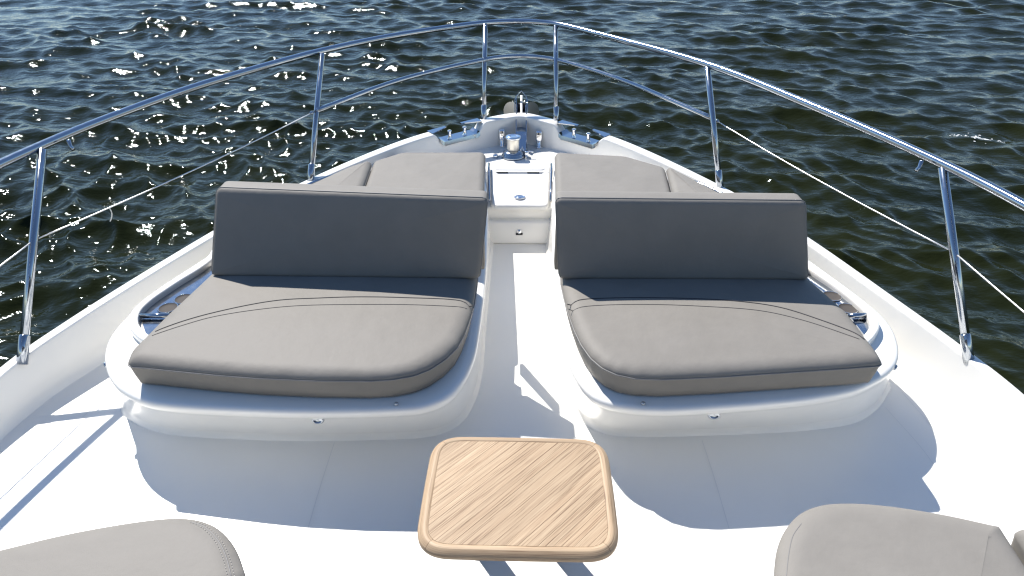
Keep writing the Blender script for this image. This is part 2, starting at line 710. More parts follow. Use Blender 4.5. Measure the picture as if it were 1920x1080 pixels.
# ---- moulded seat bases (one each side of the aisle)
rim_L = [(-0.198,2.776,0.36),(-0.213,2.537,0.36),(-0.256,2.362,0.36),(-0.311,2.261,0.36),(-0.407,2.202,0.36),(-0.529,2.184,0.36),(-0.902,2.169,0.36),(-1.106,2.174,0.36),(-1.457,2.197,0.36),(-1.583,2.222,0.36),(-1.672,2.263,0.36),(-1.756,2.32,0.36),(-1.833,2.397,0.36),(-1.897,2.486,0.36),(-1.948,2.584,0.36),(-1.984,2.714,0.36),(-1.986,2.884,0.36),(-1.971,3.069,0.36),(-1.824,3.514,0.36)] + \
    [(-1.521,4.524,0.36),(-1.163,5.17,0.36)] + [(-0.98, 5.10, .36), (-0.62, 5.10, .36), (-0.285, 5.10, .36), (-0.265, 4.95, .36), (-0.235, 4.5, .36), (-0.205, 3.9, .36), (-0.19, 3.3, .36)]
base_L = [(-0.202,2.887,0),(-0.226,2.67,0),(-0.282,2.507,0),(-0.361,2.436,0),(-0.457,2.406,0),(-0.595,2.393,0),(-1.016,2.378,0),(-1.246,2.382,0),(-1.643,2.41,0),(-1.789,2.449,0),(-1.896,2.508,0),(-1.976,2.573,0)] + \
    [(-1.99, 2.66, 0), (-2.01, 2.78, 0), (-2.02, 2.90, 0), (-2.02, 3.0, 0), (-2.02, 3.1, 0), (-1.99, 3.2, 0), (-1.84, 3.5, 0), (-1.53, 4.5, 0), (-1.2, 5.1, 0), (-0.98, 5.13, 0), (-0.62, 5.13, 0), (-0.285, 5.13, 0), (-0.22, 4.95, 0), (-0.195, 4.5, 0), (-0.195, 3.9, 0), (-0.20, 3.3, 0)]
rim_R = [(0.227,2.686,0.36),(0.25,2.475,0.36),(0.299,2.328,0.36),(0.344,2.265,0.36),(0.404,2.228,0.36),(0.576,2.199,0.36),(0.855,2.219,0.36),(1.069,2.246,0.36),(1.252,2.275,0.36),(1.466,2.334,0.36),(1.591,2.402,0.36),(1.676,2.464,0.36),(1.743,2.535,0.36),(1.787,2.609,0.36),(1.82,2.695,0.36),(1.846,2.803,0.36),(1.848,2.912,0.36),(1.816,3.074,0.36),(1.688,3.496,0.36)] + \
    [(1.409,4.444,0.36),(1.118,5.056,0.36)] + [(0.98, 5.08, .36), (0.62, 5.08, .36), (0.295, 5.08, .36), (0.275, 4.95, .36), (0.245, 4.5, .36), (0.215, 3.9, .36), (0.205, 3.3, .36)]
base_R = [(0.221,2.938,0),(0.245,2.738,0),(0.288,2.595,0),(0.336,2.507,0),(0.408,2.445,0),(0.498,2.424,0),(0.967,2.44,0),(1.204,2.457,0),(1.405,2.478,0),(1.639,2.529,0),(1.756,2.6,0),(1.847,2.685,0),(1.92,2.774,0)] + \
    [(1.94, 2.80, 0), (1.95, 2.9, 0), (1.95, 3.0, 0), (1.94, 3.1, 0), (1.88, 3.2, 0), (1.69, 3.5, 0), (1.40, 4.5, 0), (1.1, 5.08, 0), (0.98, 5.11, 0), (0.62, 5.11, 0), (0.295, 5.11, 0), (0.23, 4.95, 0), (0.205, 4.5, 0), (0.205, 3.9, 0), (0.21, 3.3, 0)]

NP = 320


def place_light(parent, p, nrm, r_):
    if p is None:
        return
    Vl, Fl = lathe([(r_, -0.004), (r_, 0.003), (r_ * 0.94, 0.006), (r_ * 0.72, 0.009), (r_ * 0.62, 0.006), (r_ * 0.2, 0.007)], (0, 0, 0), 24, 1.0, 0.75)
    ax = Vector((0, 0, 1)).cross(nrm).normalized()
    up = nrm.cross(ax)
    Vl = [p + ax * vx + up * vy + nrm * vz for vx, vy, vz in Vl]
    lo_ = mesh('courtesy_light', Vl, Fl, STEEL, parent)


def seat_base(rim, base, label, aft_light, side_light, stud):
    rimc = resample(ccw([Vector((p.x, p.y, 0)) for p in catmull(rim, 6, True)]), NP)
    basec = resample(ccw([Vector((p.x, p.y, 0)) for p in catmull(base, 6, True)]), NP)
    # match the base's starting point to the rim's
    best = min(range(NP), key=lambda s: sum((rimc[i] - basec[(i + s) % NP]).length for i in range(0, NP, 8)))
    basec = [basec[(i + best) % NP] for i in range(NP)]

    def mixr(t, ins, z):
        return [(q.x, q.y, z) for q in inset([basec[i].lerp(rimc[i], t) for i in range(NP)], ins)]
    rings = [mixr(0, -0.012, -0.002), mixr(0, -0.006, 0.012), mixr(0.04, 0.004, 0.028), mixr(0.10, 0.006, 0.05),
             mixr(0.55, 0.004, 0.19), mixr(0.80, 0.004, 0.27), mixr(0.93, 0.0, 0.31), mixr(1, -0.006, 0.335), mixr(1, -0.008, 0.352), mixr(1, -0.005, 0.362),
             mixr(1, 0.003, 0.369), mixr(1, 0.014, 0.373), mixr(1, 0.05, 0.380), mixr(1, 0.09, 0.381)]
    V, F = loft(rings, cap_top=True)
    o = mesh('seat_base', V, F, GEL, yacht, sharp=60)
    tag(o, label)
    bvh = BVHTree.FromPolygons([Vector(v) for v in V], F)
    for (x, z, r_) in aft_light:
        hit, nrm, _, _ = bvh.ray_cast(Vector((x, 1.0, z)), Vector((0, 1, 0)))
        place_light(o, hit, Vector((0, -0.95, 0.31)), r_)
    for (y, z, r_, sx) in side_light:
        hit, nrm, _, _ = bvh.ray_cast(Vector((sx * 3, y, z)), Vector((-sx, 0, 0)))
        place_light(o, hit, nrm, r_)
    for (x, y, z, r_) in stud:
        V, F = lathe([(r_, 0), (r_, 0.005), (r_ * 0.5, 0.009)], (x, y, z), 14)
        mesh('snap_stud', V, F, STEEL_DULL, o)
    return o


def face_pt(base_y, rim_y, z):
    return base_y + (rim_y - base_y) * min(z / 0.30, 1)


podL = seat_base(rim_L, base_L, 'white moulded seat base left of the aisle',
                 [([(-0.86,2.2,0.285)][0][0], 0.285, 0.027)], [(2.50, 0.345, 0.017, -1)], [(*[(-0.514,2.2,0.381)][0][:2], 0.379, 0.009)])
podR = seat_base(rim_R, base_R, 'white moulded seat base right of the aisle',
                 [([(0.851,2.239,0.285)][0][0], 0.285, 0.027)], [(2.52, 0.345, 0.017, 1)], [(*[(0.529,2.215,0.381)][0][:2], 0.379, 0.009)])

# raised outer coaming around the drinks trays
coam_L = catmull([(-1.699,2.574,0.425),(-1.779,2.625,0.425),(-1.872,2.722,0.425),(-1.914,2.83,0.425),(-1.907,2.935,0.425),(-1.856,3.1,0.425),(-1.759,3.378,0.425)] + [(-1.79, 3.7, 0.425), (-1.70, 3.95, .425)], 6)
coam_R = catmull([(1.611,2.612,0.425),(1.672,2.673,0.425),(1.73,2.754,0.425),(1.753,2.848,0.425),(1.741,2.956,0.425),(1.695,3.129,0.425),(1.621,3.348,0.425)] + [(1.63, 3.7, 0.425), (1.55, 3.95, .425)], 6)


def coaming(path, parent, inner_sign):
    V, F = [], []
    P = [Vector(p) for p in path]
    prof = [(-0.022, -0.075), (-0.0215, -0.018), (-0.021, -0.009), (-0.018, -0.002), (-0.010, 0.0), (0.010, 0.0), (0.018, -0.002), (0.021, -0.009), (0.0215, -0.018), (0.022, -0.075)]
    for i, p in enumerate(P):
        t = P[min(i + 1, len(P) - 1)] - P[max(i - 1, 0)]
        s = Vector((-t.y, t.x, 0)).normalized()
        for a, h in prof:
            V.append((p.x + s.x * a, p.y + s.y * a, p.z + h))
    m = len(prof)
    for i in range(len(P) - 1):
        for k in range(m - 1):
            F.append((i * m + k, i * m + k + 1, (i + 1) * m + k + 1, (i + 1) * m + k))
    F.append(tuple(range(m)))
    F.append(tuple((len(P) - 1) * m + k for k in range(m)))
    return mesh('coaming', V, F, GEL, parent, sharp=70)


coaming(coam_L, podL, 1)
coaming(coam_R, podR, -1)

# ---- step, hatch and riser at the end of the aisle
xa, xb = -0.255, 0.262
V, F = rbox([(xa, 4.37, 0.0), (xb, 4.37, 0.0), (xb, 4.75, 0.0), (xa, 4.75, 0.0), (xa, 4.41, 0.165), (xb, 4.41, 0.165), (xb, 4.75, 0.165), (xa, 4.75, 0.165)], 0.02, 4)
riser = mesh('riser', V, F, GEL, yacht, sharp=60)
V, F = rbox([(xa, 4.455, 0.15), (xb, 4.455, 0.15), (xb, 5.2, 0.15), (xa, 5.2, 0.15), (xa, 4.46, 0.252), (xb, 4.46, 0.252), (xb, 5.2, 0.30), (xa, 5.2, 0.30)], 0.008, 3)
mesh('upper_riser', V, F, GEL, yacht, sharp=60)
V, F = lathe([(0.022, 0), (0.022, 0.006), (0.018, 0.012), (0.006, 0.016)], (0, 0, 0), 20)
V = [(0.002 + vx, 4.398 - vz, 0.088 + vy) for vx, vy, vz in V]
mesh('courtesy_light', V, F, CHROME, riser)
V, F = box(-0.022, 0.026, 4.383, 4.386, 0.070, 0.086)
mesh('light_shade', V, F, GAP, riser)

hl = [(-0.196, 4.425), (0.208, 4.425), (0.238, 4.93), (-0.226, 4.93)]


def hz(y):
    return 0.280 + (y - 4.425) * 0.205


hat_out = ccw(round_poly(hl, [0.05, 0.05, 0.015, 0.015], 8))
hat_out = resample(hat_out, 120)
rings = []
for ins, dz in [(0, -0.030), (0, -0.012), (0.003, -0.004), (0.010, 0.0), (0.035, 0.001), (0.050, -0.001), (0.056, -0.006), (0.064, -0.008)]:
    rings.append([(q.x, q.y, hz(q.y) + dz) for q in inset(hat_out, ins, 6 if ins > 0.02 else 1)])
V, F = loft(rings, True, True)
hatch = mesh('locker_hatch', V, F, GEL, yacht, sharp=50)
tag(hatch, 'white locker lid between the sun pads with an oval chrome latch')
hz_y = 4.845
V, F = box(-0.215, 0.227, hz_y - 0.0015, hz_y + 0.0015, hz(hz_y) - 0.010, hz(hz_y) + 0.0022)
mesh('lid_joint', V, F, SEAM, hatch, smooth=False)
for hx in (-0.13, 0.105):
    V, F = box(hx - 0.045, hx + 0.045, hz_y - 0.0045, hz_y - 0.0018, hz(hz_y) - 0.012, hz(hz_y) + 0.0018)
    mesh('hinge', V, F, GAP, hatch, smooth=False)
V, F = lathe([(0.042, -0.006), (0.042, 0.003), (0.038, 0.007), (0.030, 0.007), (0.028, 0.003), (0.024, 0.003), (0.02, 0.006), (0.008, 0.008)], (0.004, 4.535, hz(4.535) - 0.006), 32, 1.0, 0.72)
mesh('latch', V, F, CHROME, hatch)
# thin steel strips beside the lid
for sx in (-1, 1):
    cx = 0.006 + sx * 0.222
    V, F = tube([(cx - sx * 0.006, 4.44, 0.315), (cx, 4.55, 0.345), (cx + sx * 0.012, 4.80, 0.398), (cx + sx * 0.015, 4.90, 0.412)], 0.009, 8)
    mesh('lid_trim', V, F, STEEL, hatch)

# ---- unseen cabin front behind the camera; big dark glass added to dim the backrests
V, F = loft([[(-2.1, 0.38, 0.0), (2.1, 0.38, 0.0), (2.35, -4.8, 0.0), (-2.35, -4.8, 0.0)],
             [(-2.05, 0.34, 0.22), (2.05, 0.34, 0.22), (2.3, -4.8, 0.22), (-2.3, -4.8, 0.22)],
             [(-1.75, -1.45, 1.85), (1.75, -1.45, 1.85), (2.1, -4.8, 1.85), (-2.1, -4.8, 1.85)],
             [(-1.70, -1.52, 1.93), (1.70, -1.52, 1.93), (2.1, -4.8, 1.93), (-2.1, -4.8, 1.93)]], True)
cabin = mesh('cabin', V, F, GEL, yacht, smooth=False)
V, F = loft([[(-2.02, 0.352, 0.245), (2.02, 0.352, 0.245), (2.02, 0.30, 0.23), (-2.02, 0.30, 0.23)],
             [(-1.745, -1.425, 1.86), (1.745, -1.425, 1.86), (1.745, -1.46, 1.83), (-1.745, -1.46, 1.83)]], True, True)
mesh('unseen_windscreen', V, F, GLASS_DARK, cabin, smooth=False)  # raked glass made large and dark to keep bounce light off the backrests
V, F = loft([[(-1.7, -2.0, 1.928), (1.7, -2.0, 1.928), (1.7, -2.03, 1.928), (-1.7, -2.03, 1.928)],
             [(-1.6, -2.5, 2.75), (1.6, -2.5, 2.75), (1.6, -2.53, 2.75), (-1.6, -2.53, 2.75)]], True, True)
mesh('unseen_dark_screen', V, F, GLASS_DARK, cabin, smooth=False)  # dark screen added out of view, blocks aft sky light

# ---- bases of the near seats
near_bases = []
for sx, pts in ((-1, [(-2.0, 0.45), (-0.86, 0.45), (-0.80, 1.28), (-1.08, 1.50), (-2.0, 1.30)]),
                (1, [(0.78, 0.45), (2.0, 0.45), (2.0, 1.42), (1.0, 1.56), (0.74, 1.30)])):
    P = resample(ccw(round_poly(pts, [0.05, 0.12, 0.22, 0.22, 0.05] if sx < 0 else [0.12, 0.05, 0.05, 0.22, 0.22], 8)), 120)
    rings = [[(q.x, q.y, z) for q in inset(P, d)] for d, z in ((-0.02, -0.002), (-0.014, 0.015), (0.0, 0.03), (0.03, 0.10), (0.03, 0.27), (0.036, 0.30), (0.05, 0.31))]
    V, F = loft(rings, True)
    o = mesh('bench_base', V, F, GEL, yacht, sharp=60)


# ------------------------------------------------------------------ cushions
def cushion(name, outline, z0, zs, zt, roll_w, label, cat, group=None, crown=0.012, taper=0.02, seam_r=0.0035,
            side_mat=None, n_=220, parent=None):
    """outline at seam height; vertical wall z0..zs, soft roll to zt, slight crown."""
    P = resample(ccw([Vector((p[0], p[1], 0)) for p in outline]), n_)
    c = Vector((sum(p.x for p in P) / n_, sum(p.y for p in P) / n_, 0))
    wall = [(taper + 0.012, z0), (taper, z0 + 0.008), (taper * 0.5, z0 + (zs - z0) * 0.5), (0.002, zs - 0.006), (0.0, zs)]
    rings = [[(q.x, q.y, z) for q in inset(P, d, 2)] for d, z in wall]
    K = 8
    for k in range(1, K + 1):
        a = math.pi / 2 * k / K
        d, z = roll_w * (1 - math.cos(a)), zs + (zt - zs) * math.sin(a)
        rings.append([(q.x, q.y, z) for q in inset(P, d, 7)])
    last = inset(P, roll_w, 7)
    for s in (0.9, 0.78, 0.62, 0.45, 0.28, 0.12):
        rings.append([(c.x + (q.x - c.x) * s, c.y + (q.y - c.y) * s, zt + crown * (1 - s * s)) for q in last])
    V, F = loft(rings, True, True)
    lo = Vector((c.x, c.y, z0))
    root = empty(name, lo, label, cat, group)
    body = mesh('cover', V, F, VINYL, root, origin=lo, sharp=75)
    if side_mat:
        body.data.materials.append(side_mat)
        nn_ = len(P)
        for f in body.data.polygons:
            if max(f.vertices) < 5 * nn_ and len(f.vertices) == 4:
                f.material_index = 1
    if seam_r:
        V2, F2 = tube([(q.x, q.y, zs + 0.001) for q in inset(P, -0.001)], seam_r, 6, closed=True)
        mesh('piping', V2, F2, PIPING, root)
    bvh = BVHTree.FromPolygons([Vector(v) for v in V], F)
    root_h = lambda x, y: (bvh.ray_cast(Vector((x, y, 3)), Vector((0, 0, -1)))[0] or Vector((x, y, zt))).z
    return root, root_h


def stitch_line(path, hfun, rad, mat, parent, name='stitching', lift=0.0005, n_=60):
    P = resample(catmull(path, 8), n_, closed=False)
    V, F = tube([(p.x, p.y, hfun(p.x, p.y) + lift) for p in P], rad, 5)
    return mesh(name, V, F, mat, parent)


# seat cushions
out_L = [(-0.213,2.967,0.5),(-0.216,2.797,0.5),(-0.225,2.68,0.5),(-0.243,2.549,0.5),(-0.269,2.446,0.5),(-0.315,2.357,0.5),(-0.374,2.286,0.5),(-0.438,2.242,0.5),(-0.523,2.216,0.5),(-0.621,2.205,0.5),(-0.84,2.206,0.5),(-1.092,2.22,0.5),(-1.273,2.239,0.5),(-1.469,2.266,0.5),(-1.657,2.293,0.5)] + \
    [(-1.671,2.308,0.5),(-1.691,2.387,0.5),(-1.677,2.508,0.5),(-1.66,2.66,0.5),(-1.629,2.859,0.5),(-1.603,3.032,0.5)] + [(-1.58, 3.12, .5), (-0.9, 3.14, .5), (-0.215, 3.12, .5)]
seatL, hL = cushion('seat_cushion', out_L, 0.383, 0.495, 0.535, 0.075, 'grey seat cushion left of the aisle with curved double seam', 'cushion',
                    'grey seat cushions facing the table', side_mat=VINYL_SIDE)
out_R = [(0.217,2.993,0.5),(0.226,2.851,0.5),(0.239,2.717,0.5),(0.258,2.58,0.5),(0.281,2.469,0.5),(0.315,2.371,0.5),(0.359,2.301,0.5),(0.413,2.259,0.5),(0.485,2.235,0.5),(0.595,2.229,0.5),(0.84,2.249,0.5),(1.05,2.273,0.5),(1.226,2.293,0.5),(1.4,2.313,0.5),(1.544,2.333,0.5)] + \
    [(1.558,2.348,0.5),(1.565,2.405,0.5),(1.563,2.491,0.5),(1.56,2.723,0.5),(1.524,2.89,0.5),(1.492,3.034,0.5)] + [(1.47, 3.12, .5), (0.9, 3.14, .5), (0.222, 3.12, .5)]
seatR, hR = cushion('seat_cushion', out_R, 0.383, 0.495, 0.535, 0.075, 'grey seat cushion right of the aisle with curved double seam', 'cushion',
                    'grey seat cushions facing the table', side_mat=VINYL_SIDE)
stitch_line([(-1.634,2.502,0.54),(-1.545,2.575,0.54),(-1.421,2.647,0.54),(-1.173,2.743,0.54),(-0.957,2.769,0.54),(-0.797,2.781,0.54),(-0.547,2.783,0.54),(-0.265,2.767,0.54),(-0.219,2.725,0.54)], hL, 0.0028, THREAD, seatL, 'seam')
stitch_line([(-1.633,2.468,0.54),(-1.531,2.541,0.54),(-1.407,2.612,0.54),(-1.099,2.692,0.54),(-0.74,2.715,0.54),(-0.487,2.722,0.54),(-0.223,2.716,0.54)], hL, 0.0018, THREAD, seatL)
stitch_line([(0.234,2.745,0.54),(0.29,2.783,0.54),(0.432,2.794,0.54),(0.739,2.788,0.54),(1.016,2.768,0.54),(1.229,2.719,0.54),(1.392,2.617,0.54),(1.519,2.512,0.54),(1.535,2.484,0.54)], hR, 0.0028, THREAD, seatR, 'seam')
stitch_line([(0.236,2.703,0.54),(0.324,2.727,0.54),(0.577,2.734,0.54),(0.876,2.715,0.54),(1.142,2.681,0.54),(1.315,2.607,0.54),(1.508,2.476,0.54)], hR, 0.0018, THREAD, seatR)


# backrests: bevelled slabs with piping round the front face
def backrest(bl, br, tl, tr, thick, lean, label):
    bl, br, tl, tr = [Vector(v) for v in (bl, br, tl, tr)]
    ax = (br - bl).normalized()
    nback = Vector((-ax.y, ax.x, 0))
    if nback.y < 0: nback = -nback
    back = nback * thick
    c = (bl + br) / 2
    root = empty('backrest_cushion', (c.x, c.y + thick / 2, bl.z), label, 'cushion', 'grey backrest cushions across the foredeck')
    W = (br - bl).length; H = (tl - bl).length

    def front(u, v):
        return bl.lerp(br, u).lerp(tl.lerp(tr, u), v)
    P = resample(ccw(round_poly([(0, 0), (W, 0), (W, H), (0, H)], 0.028, 6)), 240)
    cc = Vector((W / 2, H / 2, 0))
    RW, RH, zs = 0.030, 0.020, thick - 0.020
    prof_ = [(0.03, 0.0), (0.012, 0.004), (0.003, 0.014), (0.0, 0.03), (0.0, zs * 0.5), (0.0, zs)]
    prof_ += [(RW * (1 - math.cos(math.pi / 2 * k_ / 7)), zs + RH * math.sin(math.pi / 2 * k_ / 7)) for k_ in range(1, 8)]
    rings = []
    for d_, z_ in prof_:
        rings.append([(q.x, q.y, z_) for q in inset(P, d_, 3)])
    last = inset(P, RW, 3)
    for s_ in (0.94, 0.85, 0.72, 0.56, 0.38, 0.2):
        rings.append([(cc.x + (q.x - cc.x) * s_, cc.y + (q.y - cc.y) * s_, thick + 0.008 * (1 - s_ ** 3)) for q in last])
    V, F = loft(rings, True, True)
    V = [front(x / W, y / H) + nback * (thick - z) for x, y, z in V]
    o = mesh('cover', V, F, VINYL, root, sharp=80)
    # piping around the front face, on its rounded edge
    k = 0.020
    ins = -0.001
    loopv = []
    Wd, Hd = W, H
    rp = round_poly([(ins, ins), (Wd - ins, ins), (Wd - ins, Hd - ins), (ins, Hd - ins)], 0.028, 6)
    rp = resample(rp, 160)
    for p in rp:
        q = front(p.x / Wd, p.y / Hd) + nback * (k - 0.0005)
        loopv.append(q)
    V2, F2 = tube(loopv, 0.0034, 6, closed=True)
    mesh('piping', V2, F2, PIPING, root)
    return root


bkL = backrest([(-1.573,2.983,0.535)][0], [(-0.198,2.967,0.535)][0], [(-1.519,3.155,0.945)][0], [(-0.153,3.04,0.945)][0], 0.125, 0, 'grey slab backrest left of the aisle, in shade towards the camera')
bkR = backrest([(0.206,2.972,0.535)][0], [(1.465,2.976,0.535)][0], [(0.177,3.044,0.945)][0], [(1.381,3.027,0.945)][0], 0.125, 0, 'grey slab backrest right of the aisle, in shade towards the camera')

# hinge straps at the aisle ends of the backrests
for sx, x in ((-1, -0.196), (1, 0.205)):
    V, F = rbox([(x - 0.012, 3.20, 0.46), (x + 0.012, 3.20, 0.46), (x + 0.012, 3.30, 0.46), (x - 0.012, 3.30, 0.46),
                 (x - 0.012, 3.16, 0.86), (x + 0.012, 3.16, 0.86), (x + 0.012, 3.24, 0.86), (x - 0.012, 3.24, 0.86)], 0.008, 2)
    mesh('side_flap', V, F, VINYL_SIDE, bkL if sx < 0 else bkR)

# sun pads ahead of the backrests
padL_out = round_poly([(-0.262, 5.0), (-0.205, 3.26), (-1.045, 3.26), (-1.050, 4.25), (-1.082, 4.80), (-0.90, 4.99)], [0.04, 0.03, 0.03, 0.3, 0.06, 0.1], 6)
padL, hpL = cushion('sun_pad', padL_out, 0.383, 0.44, 0.475, 0.045, 'large grey sun pad left of the white locker hatch', 'cushion', 'grey sun pads at the bow', crown=0.008, seam_r=0.003, side_mat=VINYL_SIDE)
padR_out = round_poly([(0.272, 5.0), (0.212, 3.26), (1.015, 3.26), (1.015, 4.2), (1.058, 4.70), (0.80, 4.93)], [0.04, 0.03, 0.03, 0.3, 0.06, 0.12], 6)
padR, hpR = cushion('sun_pad', padR_out, 0.383, 0.44, 0.475, 0.045, 'large grey sun pad right of the white locker hatch', 'cushion', 'grey sun pads at the bow', crown=0.008, seam_r=0.003, side_mat=VINYL_SIDE)
wL_out = round_poly([(-1.085, 4.80), (-1.055, 4.25), (-1.05, 3.28), (-1.72, 3.28), (-1.47, 4.25), (-1.24, 4.64)], [0.04, 0.3, 0.03, 0.05, 0.3, 0.3], 6)
cushion('side_cushion', wL_out, 0.383, 0.455, 0.492, 0.05, 'narrow wedge cushion outboard of the left sun pad', 'cushion', 'wedge cushions beside the sun pads', crown=0.012, seam_r=0.003, side_mat=VINYL_SIDE)
wR_out = round_poly([(1.062, 4.70), (1.02, 4.2), (1.02, 3.28), (1.60, 3.28), (1.33, 4.22), (1.15, 4.56)], [0.04, 0.3, 0.03, 0.05, 0.3, 0.3], 6)
cushion('side_cushion', wR_out, 0.383, 0.455, 0.492, 0.05, 'narrow wedge cushion outboard of the right sun pad', 'cushion', 'wedge cushions beside the sun pads', crown=0.012, seam_r=0.003, side_mat=VINYL_SIDE)

# near bench cushions at the bottom of the picture
nL = catmull([(-0.826,1.31,0.46),(-0.883,1.396,0.46),(-0.933,1.45,0.46),(-0.99,1.491,0.46),(-1.057,1.516,0.46),(-1.129,1.522,0.46),(-1.239,1.508,0.46),(-1.448,1.456,0.46),(-1.636,1.389,0.46)] + [(-1.95, 1.27, .46)], 5)
nL = [(p.x, p.y) for p in nL] + [(-1.95, 0.5), (-0.86, 0.5), (-0.83, 0.9)]
nearL, hnL = cushion('bench_cushion', nL, 0.315, 0.46, 0.50, 0.09, 'grey bench cushion at the lower left with white twin stitching', 'cushion', crown=0.01, seam_r=0, side_mat=VINYL)
nRr = catmull([(0.781,1.323,0.46),(0.822,1.421,0.46),(0.87,1.495,0.46),(0.938,1.561,0.46),(1.022,1.6,0.46),(1.126,1.61,0.46),(1.248,1.6,0.46),(1.431,1.562,0.46),(1.577,1.516,0.46)], 5)
nRr = [(p.x, p.y) for p in nRr] + [(1.52, 0.5), (0.80, 0.5), (0.775, 0.9)]
nearR, hnR = cushion('bench_cushion', nRr, 0.315, 0.46, 0.50, 0.09, 'grey bench cushion at the lower right with rounded corner', 'cushion', crown=0.01, seam_r=0, side_mat=VINYL)
n2 = round_poly([(1.60, 1.497), (1.53, 0.5), (2.05, 0.5), (2.05, 1.44)], [0.03, 0.03, 0.03, 0.05], 6)
cushion('bench_cushion', n2, 0.315, 0.47, 0.515, 0.05, 'grey bench cushion cut off by the right edge of the picture', 'cushion', crown=0.012, seam_r=0, side_mat=VINYL)


def dashes(path, hfun, parent, dash=0.007, gap=0.0045, rad=0.0011):
    P = catmull(path, 10)
    L_ = sum((b - a).length for a, b in zip(P, P[1:]))
    n_ = int(L_ / (dash + gap))
    Q = resample(P, n_ * 2 + 1, closed=False)
    parts = []
    for i in range(n_):
        a, b_ = Q[2 * i], Q[2 * i].lerp(Q[2 * i + 2], dash / (dash + gap))
        pa = (a.x, a.y, hfun(a.x, a.y) + 0.0006)
        pb = (b_.x, b_.y, hfun(b_.x, b_.y) + 0.0006)
        parts.append(tube([pa, pb], rad, 4))
    V, F = join(*parts)
    return mesh('stitching', V, F, STITCH, parent)


sL = [(-0.865,1.283,0.49),(-0.908,1.355,0.49),(-0.951,1.41,0.49),(-0.995,1.45,0.49),(-1.041,1.479,0.49),(-1.073,1.489,0.49)]
dashes(sL, hnL, nearL)
dashes([(p[0] + 0.017, p[1] + 0.006, 0) for p in sL], hnL, nearL)
stitch_line([(p[0] + 0.0085, p[1] + 0.003, 0) for p in sL], hnL, 0.0022, PIPING, nearL, 'seam', lift=-0.0008)
sR = [(0.807,1.302,0.49),(0.843,1.387,0.49),(0.88,1.457,0.49),(0.923,1.505,0.49)]
stitch_line(sR, hnR, 0.0020, PIPING, nearR, 'seam', lift=-0.0006)

# ------------------------------------------------------------------ drinks trays
def tray(outline, z, cups, bar, label, half):
    P = ccw([Vector((p[0], p[1], 0)) for p in outline])
    c = sum(P, Vector()) / len(P)
    root = empty('drinks_tray', (c.x, c.y, z), label, 'tray', 'polished drinks trays beside the seats')
    V, F = loft([[(p.x, p.y, z) for p in P], [(p.x, p.y, z + 0.006) for p in P]], True, True)
    mesh('plate', V, F, STEEL, root, smooth=False)
    for (x, y, rot) in cups:
        V, F = lathe([(0.050, 0.0062), (0.050, 0.0085), (0.046, 0.0095), (0.044, 0.0085), (0.043, 0.0072), (0.02, 0.0070)], (x, y, z), 32)
        h = mesh('cup_holder', V, F, CUP, root)
        V, F = tube([(x + 0.047 * math.cos(a), y + 0.047 * math.sin(a), z + 0.009) for a in [2 * math.pi * k / 32 for k in range(32)]], 0.0022, 6, closed=True)
        mesh('ring', V, F, CHROME, h)
    V, F = tube(bar, 0.013, 12)
    mesh('bar', V, F, STEEL, root)
    return root


ZT = 0.386
trayL_o = [(-1.85,2.755,0.39),(-1.916,2.859,0.39),(-1.915,2.939,0.39),(-1.866,3.103,0.39),(-1.75,3.366,0.39),(-1.684,3.211,0.39),(-1.719,2.992,0.39),(-1.762,2.747,0.39),(-1.783,2.657,0.39)]
tray(trayL_o, ZT, [(*[(-1.747,2.994,0.395)][0][:2], 0), (*[(-1.792,2.907,0.395)][0][:2], 0)],
     [(-1.881,2.81,0.41),(-1.727,2.812,0.41)], 'polished steel drinks tray with two cup wells at the left seat', 1)
trayR_o = [(1.708,2.759,0.39),(1.751,2.852,0.39),(1.743,2.94,0.39),(1.699,3.116,0.39),(1.623,3.349,0.39),(1.581,3.231,0.39),(1.629,3.083,0.39),(1.665,2.88,0.39),(1.668,2.713,0.39)]
tray(trayR_o, ZT, [(*[(1.647,3.059,0.395)][0][:2], 0), (*[(1.683,2.941,0.395)][0][:2], 0)],
     [(1.64,2.845,0.41),(1.752,2.861,0.41)], 'polished steel drinks tray with two cup wells at the right seat', -1)

# grab tubes outboard of the wedge cushions
for side, pts in (('left', [(-1.74, 3.6, 0.42), (-1.62, 3.95, 0.44), (-1.50, 4.27, 0.455), (-1.40, 4.45, 0.455), (-1.31, 4.58, 0.44), (-1.27, 4.63, 0.40)]),
                  ('right', [(1.60, 3.6, 0.42), (1.49, 3.95, 0.44), (1.37, 4.22, 0.455), (1.28, 4.38, 0.455), (1.20, 4.50, 0.44), (1.16, 4.55, 0.40)])):
    V, F = tube(catmull(pts, 8), 0.013, 10)
    o = mesh('grab_rail', V, F, STEEL)
    tag(o, 'short curved steel grab rail outboard of the %s sun pad' % side, 'rail', 'grab rails beside the sun pads')

# ------------------------------------------------------------------ table
TZ = 0.45
tab = empty('table', (0.004, 1.70, 0), 'low teak table with diagonal planks and rounded frame in the aisle', 'table')
tc0 = Vector((0.004, 1.676, 0))
TW, TD = 0.662, 0.535
base_rect = [(-TW / 2, -TD / 2), (TW / 2, -TD / 2), (TW / 2, TD / 2), (-TW / 2, TD / 2)]


def bulge(P, k=0.012):
    out = []
    for p in P:
        u, v = p.x / (TW / 2), p.y / (TD / 2)
        out.append(Vector((p.x * (1 + k * (1 - v * v)), p.y * (1 + k * (1 - u * u)), 0)))
    return out


